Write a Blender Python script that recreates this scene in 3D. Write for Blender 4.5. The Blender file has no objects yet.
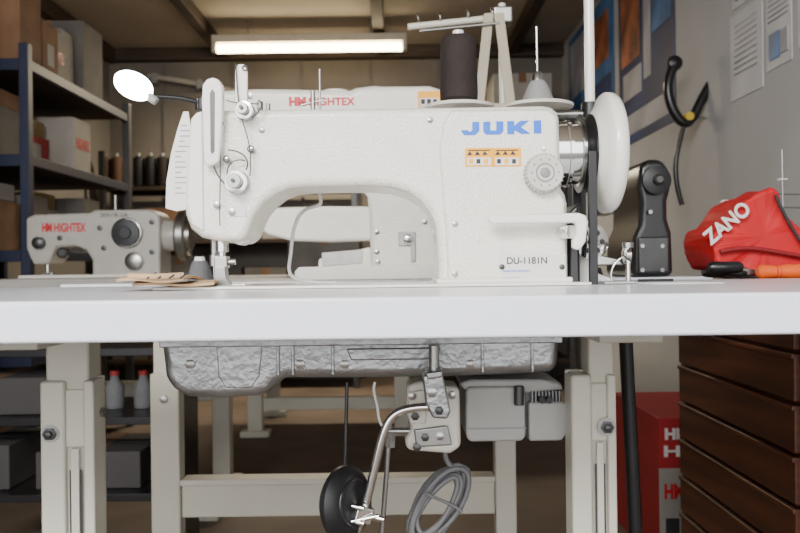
import bpy, bmesh, math, random
from mathutils import Vector, Matrix
random.seed(7)
S=bpy.context.scene
F=824.0; CAMZ=0.805; CAMY=-1.0; ROLL=math.radians(0.7)
# image pixel projected through the camera -> metres for a part standing at depth y
def X(u,y): return (u-400)*(y-CAMY)/F
def Z(v,y): return CAMZ+(266.5-v)*(y-CAMY)/F
def W(u,v,y):
    a=u-400; b=266.5-v
    a2=a*math.cos(ROLL)+b*math.sin(ROLL); b2=-a*math.sin(ROLL)+b*math.cos(ROLL)
    k=(y-CAMY)/F
    return Vector((a2*k,y,CAMZ+b2*k))
# ---------------------------------------------------------------- materials
MATS={}
def mat(name,col,rough=0.5,metal=0.0,var=0.08,vs=8.0,bump=0.0,bs=200.0,emit=None,es=0.0,coat=0.0):
    if name in MATS: return MATS[name]
    m=bpy.data.materials.new(name); m.use_nodes=True
    nt=m.node_tree; b=nt.nodes['Principled BSDF']
    b.inputs['Roughness'].default_value=rough; b.inputs['Metallic'].default_value=metal
    if coat: b.inputs['Coat Weight'].default_value=coat; b.inputs['Coat Roughness'].default_value=.12
    tc=nt.nodes.new('ShaderNodeTexCoord')
    n=nt.nodes.new('ShaderNodeTexNoise'); n.inputs['Scale'].default_value=vs; n.inputs['Detail'].default_value=4
    nt.links.new(tc.outputs['Object'],n.inputs['Vector'])
    r=nt.nodes.new('ShaderNodeValToRGB')
    r.color_ramp.elements[0].position=0.3; r.color_ramp.elements[1].position=0.7
    r.color_ramp.elements[0].color=[max(0,c*(1-var)) for c in col]+[1]
    r.color_ramp.elements[1].color=[min(1,c*(1+var)) for c in col]+[1]
    nt.links.new(n.outputs['Fac'],r.inputs['Fac']); nt.links.new(r.outputs['Color'],b.inputs['Base Color'])
    if bump:
        n2=nt.nodes.new('ShaderNodeTexNoise'); n2.inputs['Scale'].default_value=bs; n2.inputs['Detail'].default_value=2
        nt.links.new(tc.outputs['Object'],n2.inputs['Vector'])
        bp=nt.nodes.new('ShaderNodeBump'); bp.inputs['Strength'].default_value=bump; bp.inputs['Distance'].default_value=0.002
        nt.links.new(n2.outputs['Fac'],bp.inputs['Height']); nt.links.new(bp.outputs['Normal'],b.inputs['Normal'])
    if emit:
        b.inputs['Emission Color'].default_value=list(emit)+[1]; b.inputs['Emission Strength'].default_value=es
    MATS[name]=m; return m
def wood(name,c1,c2,scale=3.0,rough=0.5,axis='Z'):
    m=bpy.data.materials.new(name); m.use_nodes=True; nt=m.node_tree; b=nt.nodes['Principled BSDF']
    tc=nt.nodes.new('ShaderNodeTexCoord'); mp=nt.nodes.new('ShaderNodeMapping')
    mp.inputs['Scale'].default_value={'Z':(1,1,12),'X':(12,1,1),'Y':(1,12,12)}[axis]
    n=nt.nodes.new('ShaderNodeTexNoise'); n.inputs['Scale'].default_value=scale; n.inputs['Detail'].default_value=6
    r=nt.nodes.new('ShaderNodeValToRGB'); r.color_ramp.elements[0].color=list(c1)+[1]; r.color_ramp.elements[1].color=list(c2)+[1]
    r.color_ramp.elements[0].position=.35; r.color_ramp.elements[1].position=.65
    nt.links.new(tc.outputs['Object'],mp.inputs['Vector']); nt.links.new(mp.outputs['Vector'],n.inputs['Vector'])
    nt.links.new(n.outputs['Fac'],r.inputs['Fac']); nt.links.new(r.outputs['Color'],b.inputs['Base Color'])
    b.inputs['Roughness'].default_value=rough; return m
M_cast=mat('white_cast_enamel',(.83,.80,.72),.24,0,.03,30,.9,300,coat=.5)
M_white=mat('white_enamel',(.84,.81,.74),.22,0,.02,20,coat=.5)
M_cream=mat('cream_enamel',(.70,.67,.58),.35,0,.04,12,coat=.2)
M_top=mat('white_laminate',(.80,.83,.90),.22,0,.02,6,.05,300)
M_chrome=mat('polished_chrome',(.75,.74,.72),.13,1,.06,20)
M_steel=mat('brushed_steel',(.38,.375,.36),.3,1,.1,40)
M_dsteel=mat('dark_steel',(.08,.08,.08),.4,.8,.1,40)
M_alu=mat('cast_aluminium',(.36,.365,.37),.34,.85,.2,14,.6,120)
M_black=mat('black_rubber',(.008,.008,.009),.42,0,.2,20)
M_blackp=mat('black_plastic',(.010,.010,.011),.28,0,.1,20)
M_blue=mat('blue_print',(.0,.14,.72),.4,0,.02)
M_red=mat('red_print',(.62,.01,.02),.5,0,.05)
M_ink=mat('dark_ink',(.03,.03,.035),.6)
M_orange=mat('orange_sticker',(.95,.42,.0),.5,0,.04)
M_paper=mat('white_paper',(.76,.75,.73),.8,0,.03)
M_leg=mat('cream_leg_paint',(.52,.50,.42),.38,0,.05,8,.1,200,coat=.2)
M_card=mat('cardboard',(.22,.115,.06),.85,0,.2,10)
M_boxw=mat('white_carton',(.38,.35,.31),.8,0,.15,6)
M_boxg=mat('grey_carton',(.15,.135,.12),.85,0,.2,6)
M_blues=mat('navy_rack_paint',(.010,.015,.045),.5,0,.1)
M_cabw=wood('cabinet_wood',(.055,.015,.006),(.13,.038,.014),3,.4)
M_darkw=wood('dark_timber',(.026,.015,.009),(.06,.035,.02),4,.7,'Y')
M_leather=mat('tan_leather',(.48,.32,.18),.8,0,.15,25,.3,150)
M_bag=mat('red_nylon',(.58,.004,.010),.6,0,.15,14,.3,70)
M_grey=mat('grey_plastic',(.25,.25,.25),.5,0,.1,15)
M_cable=mat('grey_cable',(.17,.17,.175),.5)
M_wcable=mat('white_cable',(.80,.80,.80),.5)
M_thread=mat('brown_black_thread',(.016,.009,.008),.8,0,.3,60,.6,500)
M_threadw=mat('white_thread',(.75,.75,.75),.8,0,.05,60,.5,500)
M_threadg=mat('grey_thread',(.13,.13,.135),.8,0,.1,60,.5,500)
# ---------------------------------------------------------------- builders
CUR=[None]
def G(name,loc=(0,0,0)):
    e=bpy.data.objects.new(name,None); e.empty_display_size=.05; e.location=loc
    S.collection.objects.link(e); CUR[0]=e; return e
def link(o):
    S.collection.objects.link(o)
    if CUR[0]:
        o.parent=CUR[0]; o.matrix_parent_inverse=Matrix.Translation(CUR[0].location).inverted()
    return o
def finish(me,name,m,bevel=0,seg=3,smooth=True):
    if m: me.materials.append(m)
    if smooth:
        for p in me.polygons: p.use_smooth=True
        try: me.set_sharp_from_angle(angle=math.radians(38))
        except Exception: pass
    o=bpy.data.objects.new(name,me); link(o)
    if bevel:
        b=o.modifiers.new('bevel','BEVEL'); b.width=bevel; b.segments=seg; b.limit_method='ANGLE'; b.angle_limit=math.radians(38)
        b.harden_normals=True; b.use_clamp_overlap=True
    return o
def box(name,p0,p1,m,bevel=0.0,rot=None,seg=3):
    lo=Vector([min(a,b) for a,b in zip(p0,p1)]); hi=Vector([max(a,b) for a,b in zip(p0,p1)])
    c=(lo+hi)/2; s=hi-lo
    bm=bmesh.new(); bmesh.ops.create_cube(bm,size=1,matrix=Matrix.Diagonal((*s,1)))
    me=bpy.data.meshes.new(name); bm.to_mesh(me); bm.free()
    o=finish(me,name,m,bevel,seg,smooth=bevel>0)
    o.location=c
    if rot: o.rotation_euler=rot
    return o
def ubox(name,u0,v0,u1,v1,y0,y1,m,bevel=0.0,rot=None):
    c=W((u0+u1)/2,(v0+v1)/2,y0); k=(y0-CAMY)/F
    hx=abs(u1-u0)/2*k; hz=abs(v1-v0)/2*k
    return box(name,(c.x-hx,y0,c.z-hz),(c.x+hx,y1,c.z+hz),m,bevel,rot)
def lathe(name,prof,origin,direction,m,seg=40,cap=True):
    bm=bmesh.new(); rings=[]
    for r,h in prof:
        r=max(r,1e-5)
        rings.append([bm.verts.new((r*math.cos(2*math.pi*i/seg),r*math.sin(2*math.pi*i/seg),h)) for i in range(seg)])
    for a,b in zip(rings,rings[1:]):
        for i in range(seg):
            j=(i+1)%seg; bm.faces.new((a[i],a[j],b[j],b[i]))
    if cap: bm.faces.new(rings[0][::-1]); bm.faces.new(rings[-1])
    bmesh.ops.recalc_face_normals(bm,faces=bm.faces)
    q=Vector(direction).to_track_quat('Z','Y')
    me=bpy.data.meshes.new(name); bm.to_mesh(me); bm.free()
    o=finish(me,name,m); o.location=origin; o.rotation_mode='QUATERNION'; o.rotation_quaternion=q
    return o
def cyl(name,p0,p1,r,m,r2=None,seg=28):
    L=(Vector(p1)-Vector(p0)).length; r2=r if r2 is None else r2
    c=min(r,r2)*.08
    return lathe(name,[(r-c,0),(r,c),(r2,L-c),(r2-c,L)],p0,Vector(p1)-Vector(p0),m,seg)
def tube(name,pts,r,m,smooth=True,cyclic=False):
    cu=bpy.data.curves.new(name,'CURVE'); cu.dimensions='3D'; cu.bevel_depth=r; cu.bevel_resolution=4; cu.use_fill_caps=True
    if smooth:
        sp=cu.splines.new('NURBS'); sp.points.add(len(pts)-1); sp.order_u=4; sp.use_endpoint_u=not cyclic; sp.use_cyclic_u=cyclic; sp.resolution_u=6
    else:
        sp=cu.splines.new('POLY'); sp.points.add(len(pts)-1); sp.use_cyclic_u=cyclic
    for p,q in zip(sp.points,pts): p.co=(*q,1)
    t=bpy.data.objects.new('t',cu); S.collection.objects.link(t)
    dg=bpy.context.evaluated_depsgraph_get(); me=bpy.data.meshes.new_from_object(t.evaluated_get(dg))
    bpy.data.objects.remove(t); me.name=name; me.materials.clear()
    return finish(me,name,m)
def spline(pts,n=8):
    out=[]; N=len(pts)
    for i in range(N):
        p0,p1,p2,p3=[Vector(pts[(i+k)%N]) for k in (-1,0,1,2)]
        for t in range(n):
            t/=n
            out.append(.5*((2*p1)+(-p0+p2)*t+(2*p0-5*p1+4*p2-p3)*t*t+(-p0+3*p1-3*p2+p3)*t**3))
    return out
def prism(name,pts,y0,y1,m,bevel=0,seg=4,ry=None):
    """outline in drawing units read at depth ry, extruded from y0 to y1"""
    ry=y0 if ry is None else ry
    bm=bmesh.new()
    f=[bm.verts.new((X(u,ry),y0,Z(v,ry))) for u,v in pts]
    b=[bm.verts.new((X(u,ry),y1,Z(v,ry))) for u,v in pts]
    bm.faces.new(f); bm.faces.new(b[::-1]); n=len(pts)
    for i in range(n):
        j=(i+1)%n; bm.faces.new((f[i],b[i],b[j],f[j]))
    bmesh.ops.recalc_face_normals(bm,faces=bm.faces)
    me=bpy.data.meshes.new(name); bm.to_mesh(me); bm.free()
    return finish(me,name,m,bevel,seg)
def text(name,s,loc,width,height,m,rot=(math.pi/2,0,0),bold=0.0,shear=0,ext=.0004):
    cu=bpy.data.curves.new(name,'FONT'); cu.body=s; cu.extrude=ext; cu.offset=bold; cu.shear=shear; cu.size=1
    t=bpy.data.objects.new('t',cu); S.collection.objects.link(t)
    dg=bpy.context.evaluated_depsgraph_get(); me=bpy.data.meshes.new_from_object(t.evaluated_get(dg)); bpy.data.objects.remove(t)
    xs=[v.co.x for v in me.vertices]; ys=[v.co.y for v in me.vertices]
    sx=width/(max(xs)-min(xs)); sy=height/(max(ys)-min(ys)); x0=min(xs); y0=min(ys)
    for v in me.vertices: v.co=Vector(((v.co.x-x0)*sx,(v.co.y-y0)*sy,v.co.z))
    me.materials.clear(); o=finish(me,name,m,smooth=False); o.location=loc; o.rotation_euler=rot; return o
def utext(name,s,u0,v1,u1,v0,y,m,**k):
    a=W((u0+u1)/2,(v0+v1)/2,y); kk=(y-CAMY)/F; w=(u1-u0)*kk; h=(v1-v0)*kk
    return text(name,s,(a.x-w/2,y,a.z-h/2),w,h,m,**k)
def torus(name,c,R,r,m,axis=(0,1,0),seg=36):
    pts=[]; q=Vector(axis).to_track_quat('Z','Y')
    for i in range(seg):
        a=2*math.pi*i/seg; pts.append(Vector(c)+q@Vector((R*math.cos(a),R*math.sin(a),0)))
    return tube(name,pts,r,m,smooth=False,cyclic=True)

# ---------------------------------------------------------------- room
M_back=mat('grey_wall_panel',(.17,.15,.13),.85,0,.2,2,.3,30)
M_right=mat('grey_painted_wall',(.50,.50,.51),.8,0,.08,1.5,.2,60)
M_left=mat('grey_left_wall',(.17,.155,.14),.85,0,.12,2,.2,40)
M_ceil=mat('beige_ceiling_board',(.42,.37,.30),.85,0,.10,1.5)
M_floor=mat('worn_concrete',(.14,.10,.075),.7,0,.3,3,.3,40)
M_ground_block=mat('yard_tarmac',(.09,.085,.08),.9,0,.3,3,.4,60)  # dark material for the unseen light-blocking ground
XL,XR,YB,YF,ZC=-2.1,1.2,5.0,-2.0,2.4
CUR[0]=None
box('floor',(XL,YF,-.1),(XR,YB,0),M_floor)
box('ground',(-9,-14,-.12),(9,YF,-.01),M_ground_block)  # unseen plane added outside to block world light coming from below
box('ceiling',(XL,YF,ZC),(XR,YB,ZC+.1),M_ceil)
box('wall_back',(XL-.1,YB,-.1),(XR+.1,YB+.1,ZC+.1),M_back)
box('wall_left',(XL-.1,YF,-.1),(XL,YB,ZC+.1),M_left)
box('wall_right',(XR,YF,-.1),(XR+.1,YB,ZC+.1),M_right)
G('trim_1'); 
box('wall_plate_back',(XL,YB-.08,ZC-.09),(XR,YB,ZC),M_darkw,.004)
G('trim_2'); box('wall_plate_left',(XL,YF,ZC-.1),(XL+.07,YB-.08,ZC),M_darkw,.004)
G('trim_3')
for i,x in enumerate((-1.25,-.12,.82)):
    box('joist_%d'%(i+1),(x-.035,YF,ZC-.08),(x+.035,YB-.08,ZC),M_darkw,.004)
for i in range(6):
    x=XL+.4+i*.5
    G('trim_%d'%(4+i)); box('panel_batten',(x-.012,YB-.012,0),(x+.012,YB,ZC-.09),M_boxg,.002)

# fluorescent batten
G('fluorescent_light',(-.6,4.3,2.2))
a=W(217,48,4.3); b=W(402,48,4.3); zc=(a.z+b.z)/2
M_tube=mat('lit_tube',(1,.95,.8),.4,0,.0,emit=(1,.82,.52),es=22)
M_fix=mat('light_fixture_white',(.6,.54,.42),.5)
cyl('tube',(a.x,4.3,zc),(b.x,4.3,zc),.026,M_tube)
box('housing',(a.x-.03,4.27,zc+.035),(b.x+.03,4.36,zc+.085),M_fix,.006)
for i,x in enumerate((a.x-.015,b.x+.015)): box('lamp_holder_%d'%i,(x-.015,4.275,zc-.025),(x+.015,4.325,zc+.04),M_fix,.004)
for i,x in enumerate((a.x+.2,b.x-.2)): cyl('hanger_%d'%i,(x,4.3,zc+.08),(x,4.3,ZC-.0),.006,M_steel)

# ---------------------------------------------------------------- main table
ZT=.78
G('sewing_table',(0,0,ZT))
TB=.745
def tabletop(nm,x0,x1,y0,y1,m=M_top): return box(nm,(x0,y0,TB),(x1,y1,ZT),m,.003)
tabletop('top',-.64,.74,-.32,.25)
M_under=mat('edge_band_grey',(.25,.25,.27),.5)
box('under_board',(-.6,-.27,TB-.004),(.7,.2,TB-.0005),M_under)
def kleg(nm,xa,xb,y,side):
    w=xb-xa
    lo=.68
    ztop=TB-.004
    box(nm+'_mount',(xa-.005,y-.16,ztop-.012),(xb+.005,y+.2,ztop),M_leg,.002)
    if side<0: ua,ub=xa+w*.06,xb-w*.13
    else: ua,ub=xa+w*.42,xb
    box(nm+'_upper',(ua,y+.004,.42),(ub,y+.046,ztop),M_leg,.004)
    box(nm+'_sleeve_back',(xa,y+.030,.06),(xb,y+.036,lo),M_leg,.002)
    box(nm+'_sleeve_a',(xa,y-.004,.06),(xa+w*.46,y+.036,lo-.002),M_leg,.004)
    box(nm+'_sleeve_b',(xb-w*.2,y-.004,.06),(xb,y+.036,lo-.002),M_leg,.003)
    box(nm+'_gusset',(xa+w*.4,y+.001,.60),(xb-w*.1,y+.012,lo-.012),M_leg,.003)
    box(nm+'_slot',(xa+w*.52,y-.0005,.3),(xb-w*.25,y+.0005,.575),M_dsteel)
    box(nm+'_slot_bar',(xa+w*.56,y-.003,.06),(xb-w*.29,y+.002,.60),M_leg,.001)
    bx=xa+w*.2 if side<0 else xb-w*.22
    bz=.618
    lathe(nm+'_washer',[(.0105,0),(.0105,.0012)],(bx,y-.004,bz),(0,-1,0),M_steel,24)
    lathe(nm+'_bolt',[(.0075,0.001),(.0075,.005),(.0045,.0052),(.0045,.009),(.003,.010)],(bx,y-.004,bz),(0,-1,0),M_dsteel,6)
    lathe(nm+'_bolt2',[(.008,0),(.008,.005),(.005,.006)],(bx,y-.004,bz-.22),(0,-1,0),M_steel,6)
    lathe(nm+'_sidebolt',[(.006,0),(.006,.004)],(xb,y+.02,bz+.02),(1,0,0),M_steel,6)
    box(nm+'_foot',(xa-.002,y-.24,.012),(xb+.002,y+.26,.062),M_leg,.006)
    for k,yy in enumerate((y-.2,y+.22)): cyl(nm+'_pad%d'%k,((xa+xb)/2,yy,0),((xa+xb)/2,yy,.014),.02,M_black)
y=-.05
L0,L1,R0,R1=X(39,y),X(93,y),X(569,y),X(614,y)
kleg('leg_left',L0,L1,y,-1)
kleg('leg_right',R0,R1,y,1)
box('rear_stretcher',(L1+.001,.16,.10),(R0-.001,.20,.16),M_leg,.004)
box('stretcher_tab_l',(L0,.155,.05),(L1,.205,.17),M_leg,.004)
box('stretcher_tab_r',(R0,.155,.05),(R1,.205,.17),M_leg,.004)

# ---------------------------------------------------------------- main sewing machine
G('industrial_sewing_machine',(0,.05,ZT))
outline=[(203,108),(196,113),(191,130),(187,155),(184,190),(185,212),(190,226),(201,235),(218,239),(236,240),(246,236),
 (250,224),(256,211),(265,200),(277,191),(290,186.5),(305,185),(340,184.5),(372,185),(392,187),(408,192),(421,200),(430,211),(435,224),(437,240),(438,262),(438,287),
 (569,287),(569,205),(567,196),(563,190),(562,120),(560,113),(554,108),(545,106.5),(400,107),(300,107),(215,107)]
prism('arm_body',outline,0,.115,M_cast,.013,5)
prism('column_panel',[(452,110.5),(548,110.5),(556,115),(559,122),(560,192),(566,202),(567,283),(447,283),(446,240),(444,215),(440,150),(444,125)],-.004,.03,M_cast,.006,4,ry=0)
box('bed',(X(160,0),-.035,ZT+.0005),(X(585,0),.145,ZT+.004),M_white,.0015)
box('bed_body',(X(190,0),-.02,ZT-.03),(X(560,0),.13,ZT),M_alu)
box('needle_plate',(X(205,.06)-.02,.04,ZT+.004),(X(225,.06)+.03,.08,ZT+.0052),M_chrome,.0005)
box('column_foot',(X(436,0),-.008,ZT+.003),(X(572,0),.12,ZT+.010),M_white,.003)
# block lettering
yl=-.0050
def stroke(i,pts): prism('lettering_%d'%i,pts,yl,-.0039,M_blue,0,1)
def dv(pts): return [(u,v-(u-500)*.012) for u,v in pts]
T,B=122.5,135.5
stroke(0,dv([(474,T),(481,T),(481,B-4),(477,B),(466,B),(463,B-3.5),(463,B-5),(470,B-5),(470,B-3.6),(473,B-3.6),(474,B-5)]))
stroke(1,dv([(485,T),(492,T),(492,B-4),(498,B-4),(498,T),(505,T),(505,B-3),(502,B),(488,B),(485,B-3)]))
stroke(2,dv([(509,T),(516,T),(516,B),(509,B)]))
stroke(3,dv([(516,T+4.8),(522,T),(531,T),(522.5,T+6.2),(532,B),(523,B),(516,B-4)]))
stroke(4,dv([(535.5,T),(543,T),(543,B),(535.5,B)]))
for i,(u0,u1) in enumerate(((465,493.3),(493,521))):
    ubox('warning_sticker_%d'%i,u0,148,u1,166.5,-.0047,-.0039,M_orange)
    ubox('sticker_white_%d'%i,u0+2,157.5,u1-2,165,-.0051,-.0045,M_paper)
    ubox('sticker_line_%d'%i,u0+3,149.8,u1-3,150.8,-.0051,-.0045,M_ink)
    for j in range(3):
        prism('sticker_tri_%d%d'%(i,j),[(u0+3.5+j*7.5,156),(u0+9+j*7.5,156),(u0+6.2+j*7.5,152)],-.0053,-.0045,M_ink,0,1)
        ubox('sticker_pict_%d%d'%(i,j),u0+4+j*7.5,159,u0+8+j*7.5,163.5,-.0054,-.005,M_ink if (i+j)%2 else M_orange)
ubox('type_plate',500,254,566,286.5,-.0060,-.0038,M_paper,.0006)
utext('type_lettering','DU-1181N',507,264,547,257,-.0062,M_ink,bold=.012)
utext('type_small','MADE FOR INDUSTRY',503,272,530,270,-.0062,M_blue)
utext('type_small2','No.0123456',503,279,520,277,-.0062,M_blue)
for i,(u,v) in enumerate(((502,267),(562,267))):
    p=W(u,v,-.006); lathe('plate_rivet_%d'%i,[(.0035,0),(.0032,.001),(.0015,.0018)],p,(0,-1,0),M_dsteel,16)
p=W(543,174,-.004)
def knurl(nm,c,R,h,m,d=(0,-1,0),n=30,amp=.05):
    bm=bmesh.new(); seg=n*4; rings=[]
    for rr,hh,a in ((R*1.0,0,0),(R,.15*h,1),(R*.98,.8*h,1),(R*.9,h,0),(R*.3,h,0)):
        rings.append([bm.verts.new(((rr*(1+a*amp*math.cos(n*2*math.pi*i/seg)))*math.cos(2*math.pi*i/seg),(rr*(1+a*amp*math.cos(n*2*math.pi*i/seg)))*math.sin(2*math.pi*i/seg),hh)) for i in range(seg)])
    for a,b in zip(rings,rings[1:]):
        for i in range(seg): j=(i+1)%seg; bm.faces.new((a[i],a[j],b[j],b[i]))
    bm.faces.new(rings[-1]); bm.faces.new(rings[0][::-1]); bmesh.ops.recalc_face_normals(bm,faces=bm.faces)
    me=bpy.data.meshes.new(nm); bm.to_mesh(me); bm.free()
    o=finish(me,nm,m); o.location=c; o.rotation_mode='QUATERNION'; o.rotation_quaternion=Vector(d).to_track_quat('Z','Y'); return o
M_dial=mat('dial_plastic',(.56,.55,.50),.4,0,.02)
knurl('stitch_dial',p,.0235,.016,M_dial)
torus('dial_ring',(p.x,p.y-.0162,p.z),.0105,.0008,M_grey)
lathe('dial_centre',[(.006,0),(.0055,.002),(.003,.003)],(p.x,p.y-.016,p.z),(0,-1,0),M_grey,20)
for i in range(10):
    a=2*math.pi*i/10; box('dial_mark_%d'%i,(p.x+.016*math.cos(a)-.0005,p.y-.0166,p.z+.016*math.sin(a)-.0010),(p.x+.016*math.cos(a)+.0005,p.y-.0158,p.z+.016*math.sin(a)+.0010),M_ink)
q=W(543,148,-.004); cyl('dial_pointer',q,(q.x,q.y-.004,q.z),.0025,M_chrome)
prism('reverse_lever',[(487,219),(492,217),(575,216),(583,219),(584,226),(582,244),(576,253),(569,251),(569,243),(573,236),(572,226),(492,226),(487,224)],-.034,-.022,M_white,.003,3,ry=-.01)
p=W(571,232,-.02); cyl('lever_shaft',(p.x,-.026,p.z),(p.x-.012,.01,p.z),.008,M_chrome)
for i,(u,v) in enumerate(((455,224),(455,274),(478,240),(262,130),(430,120))):
    p=W(u,v,-.0005 if u<440 else -.0045); lathe('screw_%d'%i,[(.0035,0),(.0035,.001),(.002,.0016)],p,(0,-1,0),M_steel if i!=2 else M_white,16)
# head: face plate, take-up guard, tensions
prism('face_plate',[(193,116),(199,110),(205,109),(205,230),(192,222),(188,200),(190,150)],-.003,.05,M_white,.003,3,ry=0)
prism('takeup_guard',[(206,160),(205,100),(206,84),(210,78),(217,76),(223,79),(226,86),(226,110),(222,160),(216,164),(209,164)],-.018,-.004,M_white,.003,3,ry=-.01)
prism('takeup_slot',[(213.5,150),(213.5,92),(216,88),(218.5,92),(217.5,150),(215,153)],-.0186,-.0175,M_dsteel,.0003,1,ry=-.01)
prism('thread_lever_plate',[(238,112),(239,70),(242,64),(248,64),(251,70),(251,112)],-.010,-.004,M_white,.0015,2,ry=0)
torus('lever_eyelet',tuple(W(245,68,-.011)),.003,.0008,M_dsteel)
for i,(u,v,R) in enumerate(((246,112,.010),(238,183,.0125))):
    p=W(u,v,-.001)
    lathe('tension_base_%d'%i,[(R*1.15,0),(R*1.15,.003),(R*.9,.0045),(R*.35,.005),(R*.35,.010)],p,(0,-1,0),M_steel)
    lathe('tension_disc_%d'%i,[(R*.3,.008),(R*1.05,.0095),(R*.7,.0115),(R*1.05,.0135),(R*.3,.0145)],p,(0,-1,0),M_chrome)
    knurl('tension_nut_%d'%i,(p.x,p.y-.020,p.z),R*.72,.010,M_steel,n=18)
    cyl('tension_stud_%d'%i,(p.x,p.y,p.z),(p.x,p.y-.034,p.z),.0022,M_dsteel)
    tube('tension_spring_%d'%i,[(p.x+R*.55*math.cos(t*.9),p.y-.0145-.0006*t*.9,p.z+R*.55*math.sin(t*.9)) for t in range(10)],.0006,M_dsteel)
p=W(240,183,-.002)
tube('check_spring',[(p.x-.012,-.008,p.z),(p.x-.018,-.012,p.z+.018),(p.x-.008,-.012,p.z+.03),(p.x+.008,-.010,p.z+.026)],.0008,M_dsteel)
for i,pts in enumerate(([(236,64),(237,100),(244,128),(252,150),(250,176)],[(206,100),(206,140),(210,175),(228,186)],[(226,100),(236,104),(248,103),(258,104)],[(228,150),(240,150),(252,158),(246,170)],[(220,84),(222,150),(219,200),(220,226)],[(252,118),(262,110),(264,103),(258,100)])):
    tube('guide_wire_%d'%i,[tuple(W(u,v,-.013)) for u,v in pts],.0009 if i%2 else .0007,M_dsteel)
for i,(u,v) in enumerate(((222,125),(252,150),(228,160),(217,205),(232,212),(250,96))):
    p=W(u,v,-.002); lathe('head_screw_%d'%i,[(.0042,0),(.0042,.002),(.002,.0026)],(p.x,-.002,p.z),(0,-1,0),M_steel,16)
    if i<3: torus('guide_eye_%d'%i,(p.x,-.012,p.z),.0035,.0008,M_dsteel); cyl('guide_pin_%d'%i,(p.x,-.0,p.z),(p.x,-.011,p.z+.002),.001,M_chrome)
ubox('warning_label_head',232,206,246,216,-.0015,-.0002,M_paper)
for i,(u,v0,v1,r) in enumerate(((322,68,106,.0016),(315,90,106,.003),(262,100,108,.004),(270,102,108,.003))):
    y=.04; cyl('top_pin_%d'%i,(X(u,y),y,Z(v1+4,y)),(X(u,y),y,Z(v0,y)),r,M_steel)
cyl('top_guide_bar',(X(303,.04),.04,Z(104,.04)),(X(326,.04),.04,Z(99,.04)),.0015,M_steel)
yn=.045
def nb(nm,u,v0,v1,r,m,r2=None,y=yn): return cyl(nm,(X(u,y),y,Z(v1,y)),(X(u,y),y,Z(v0,y)),r,m,r2)
nb('presser_bushing',222,226,250,.0085,M_chrome); nb('needle_bar',214,226,258,.0040,M_steel)
nb('presser_bar',222,248,272,.0050,M_chrome)
nb('needle_clamp',214,252,264,.006,M_steel); nb('needle',214,262,286,.0010,M_chrome)
box('foot_clamp',(X(216,yn),yn-.012,Z(266,yn)),(X(229,yn),yn+.008,Z(254,yn)),M_steel,.0015)
cyl('foot_screw',(X(229,yn),yn-.002,Z(260,yn)),(X(236,yn),yn-.002,Z(260,yn)),.004,M_steel)
prism('presser_foot',[(217,264),(227,264),(228,276),(232,282),(233,287),(210,287),(209,284),(216,280)],yn-.014,yn+.006,M_steel,.001,2,ry=yn)
prism('lifter_lever',[(232,230),(244,232),(249,240),(243,244),(234,240)],.02,.06,M_white,.003,ry=.04)
# right end: chrome hub, belt pulley, handwheel
yw=.05; zw=Z(156,yw)
xh=X(563,yw)-.001
lathe('hub_chrome',[(.041,-.01),(.041,.004),(.0425,.005),(.0425,.009),(.039,.010),(.039,.020),(.0415,.021),(.0415,.025),(.030,.027)],(xh,yw,zw),(1,0,0),M_chrome,56)
x0=X(592,yw)-.002
lathe('belt_pulley',[(.030,-.016),(.050,-.013),(.044,-.007),(.050,-.001),(.050,.003)],(x0,yw,zw),(1,0,0),M_blackp,48)
lathe('handwheel',[(.020,0),(.050,.001),(.054,.004),(.064,.010),(.0735,.014),(.0765,.018),(.0765,.025),(.073,.031),(.066,.034),(.055,.032),(.04,.037),(.018,.040)],(x0,yw,zw),(1,0,0),M_white,64)
for i,dy in enumerate((-.045,.045)):
    prism('drive_belt_%d'%i,[(581,158),(589,158),(589,292),(581,292)],yw+dy-.004,yw+dy+.004,M_black,.001,2,ry=yw)
prism('belt_cover',[(569,214),(578,205),(579,287),(567,287)],.01,.10,M_blackp,.004,2,ry=.02)

# ---------------------------------------------------------------- LED work lamp on machine
G('led_work_lamp',W(131,86,0))
M_led=mat('lit_led_head',(1,1,1),.4,0,0,emit=(.97,1,1),es=30)
a=W(116,74,-.01); b=W(151,98,-.01); c=(a+b)/2; d=(b-a).normalized(); n=Vector((-d.z*.55,-.8,d.x*.55)).normalized()
o=lathe('lamp_head',[(.002,-.009),(.014,-.007),(.0185,-.001),(.0185,.003),(.012,.009),(.002,.0105)],c,n,M_led,40)
bm=bmesh.new(); bm.from_mesh(o.data); q=o.rotation_quaternion.to_matrix(); ld=q.inverted()@d
for v in bm.verts:
    t=v.co.dot(ld); v.co+=ld*t*.32
bm.to_mesh(o.data); bm.free()
e=W(206,104,.01)
tube('lamp_neck',[tuple(b-d*.004),tuple(W(160,97,-.006)),tuple(W(182,97,0)),tuple(W(200,103,.005)),tuple(e)],.0030,M_blackp)
cyl('lamp_joint',tuple(b-d*.006),tuple(b+d*.008),.005,M_grey)
cyl('lamp_base',(e.x-.004,.01,e.z-.008),(e.x-.004,.01,e.z+.006),.009,M_blackp)

# paper tag hanging on head
G('paper_tag',W(178,160,.0))
pts=[(189,108),(184,108),(178,125),(171,150),(166,178),(165,205),(176,208),(188,206),(191,170),(192,130)]
prism('sheet',pts,.006,.0075,M_paper,0,ry=0)
M_lt=mat('grey_print',(.25,.25,.27),.7)
for i in range(14):
    v=125+i*5.2; w=(11 if i%3 else 6); ul=178-(v-125)*.13
    if v>150: ul=172
    ubox('print_line_%d'%i,ul+3,v,ul+3+w,v+.8,.0053,.0058,M_lt)

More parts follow.
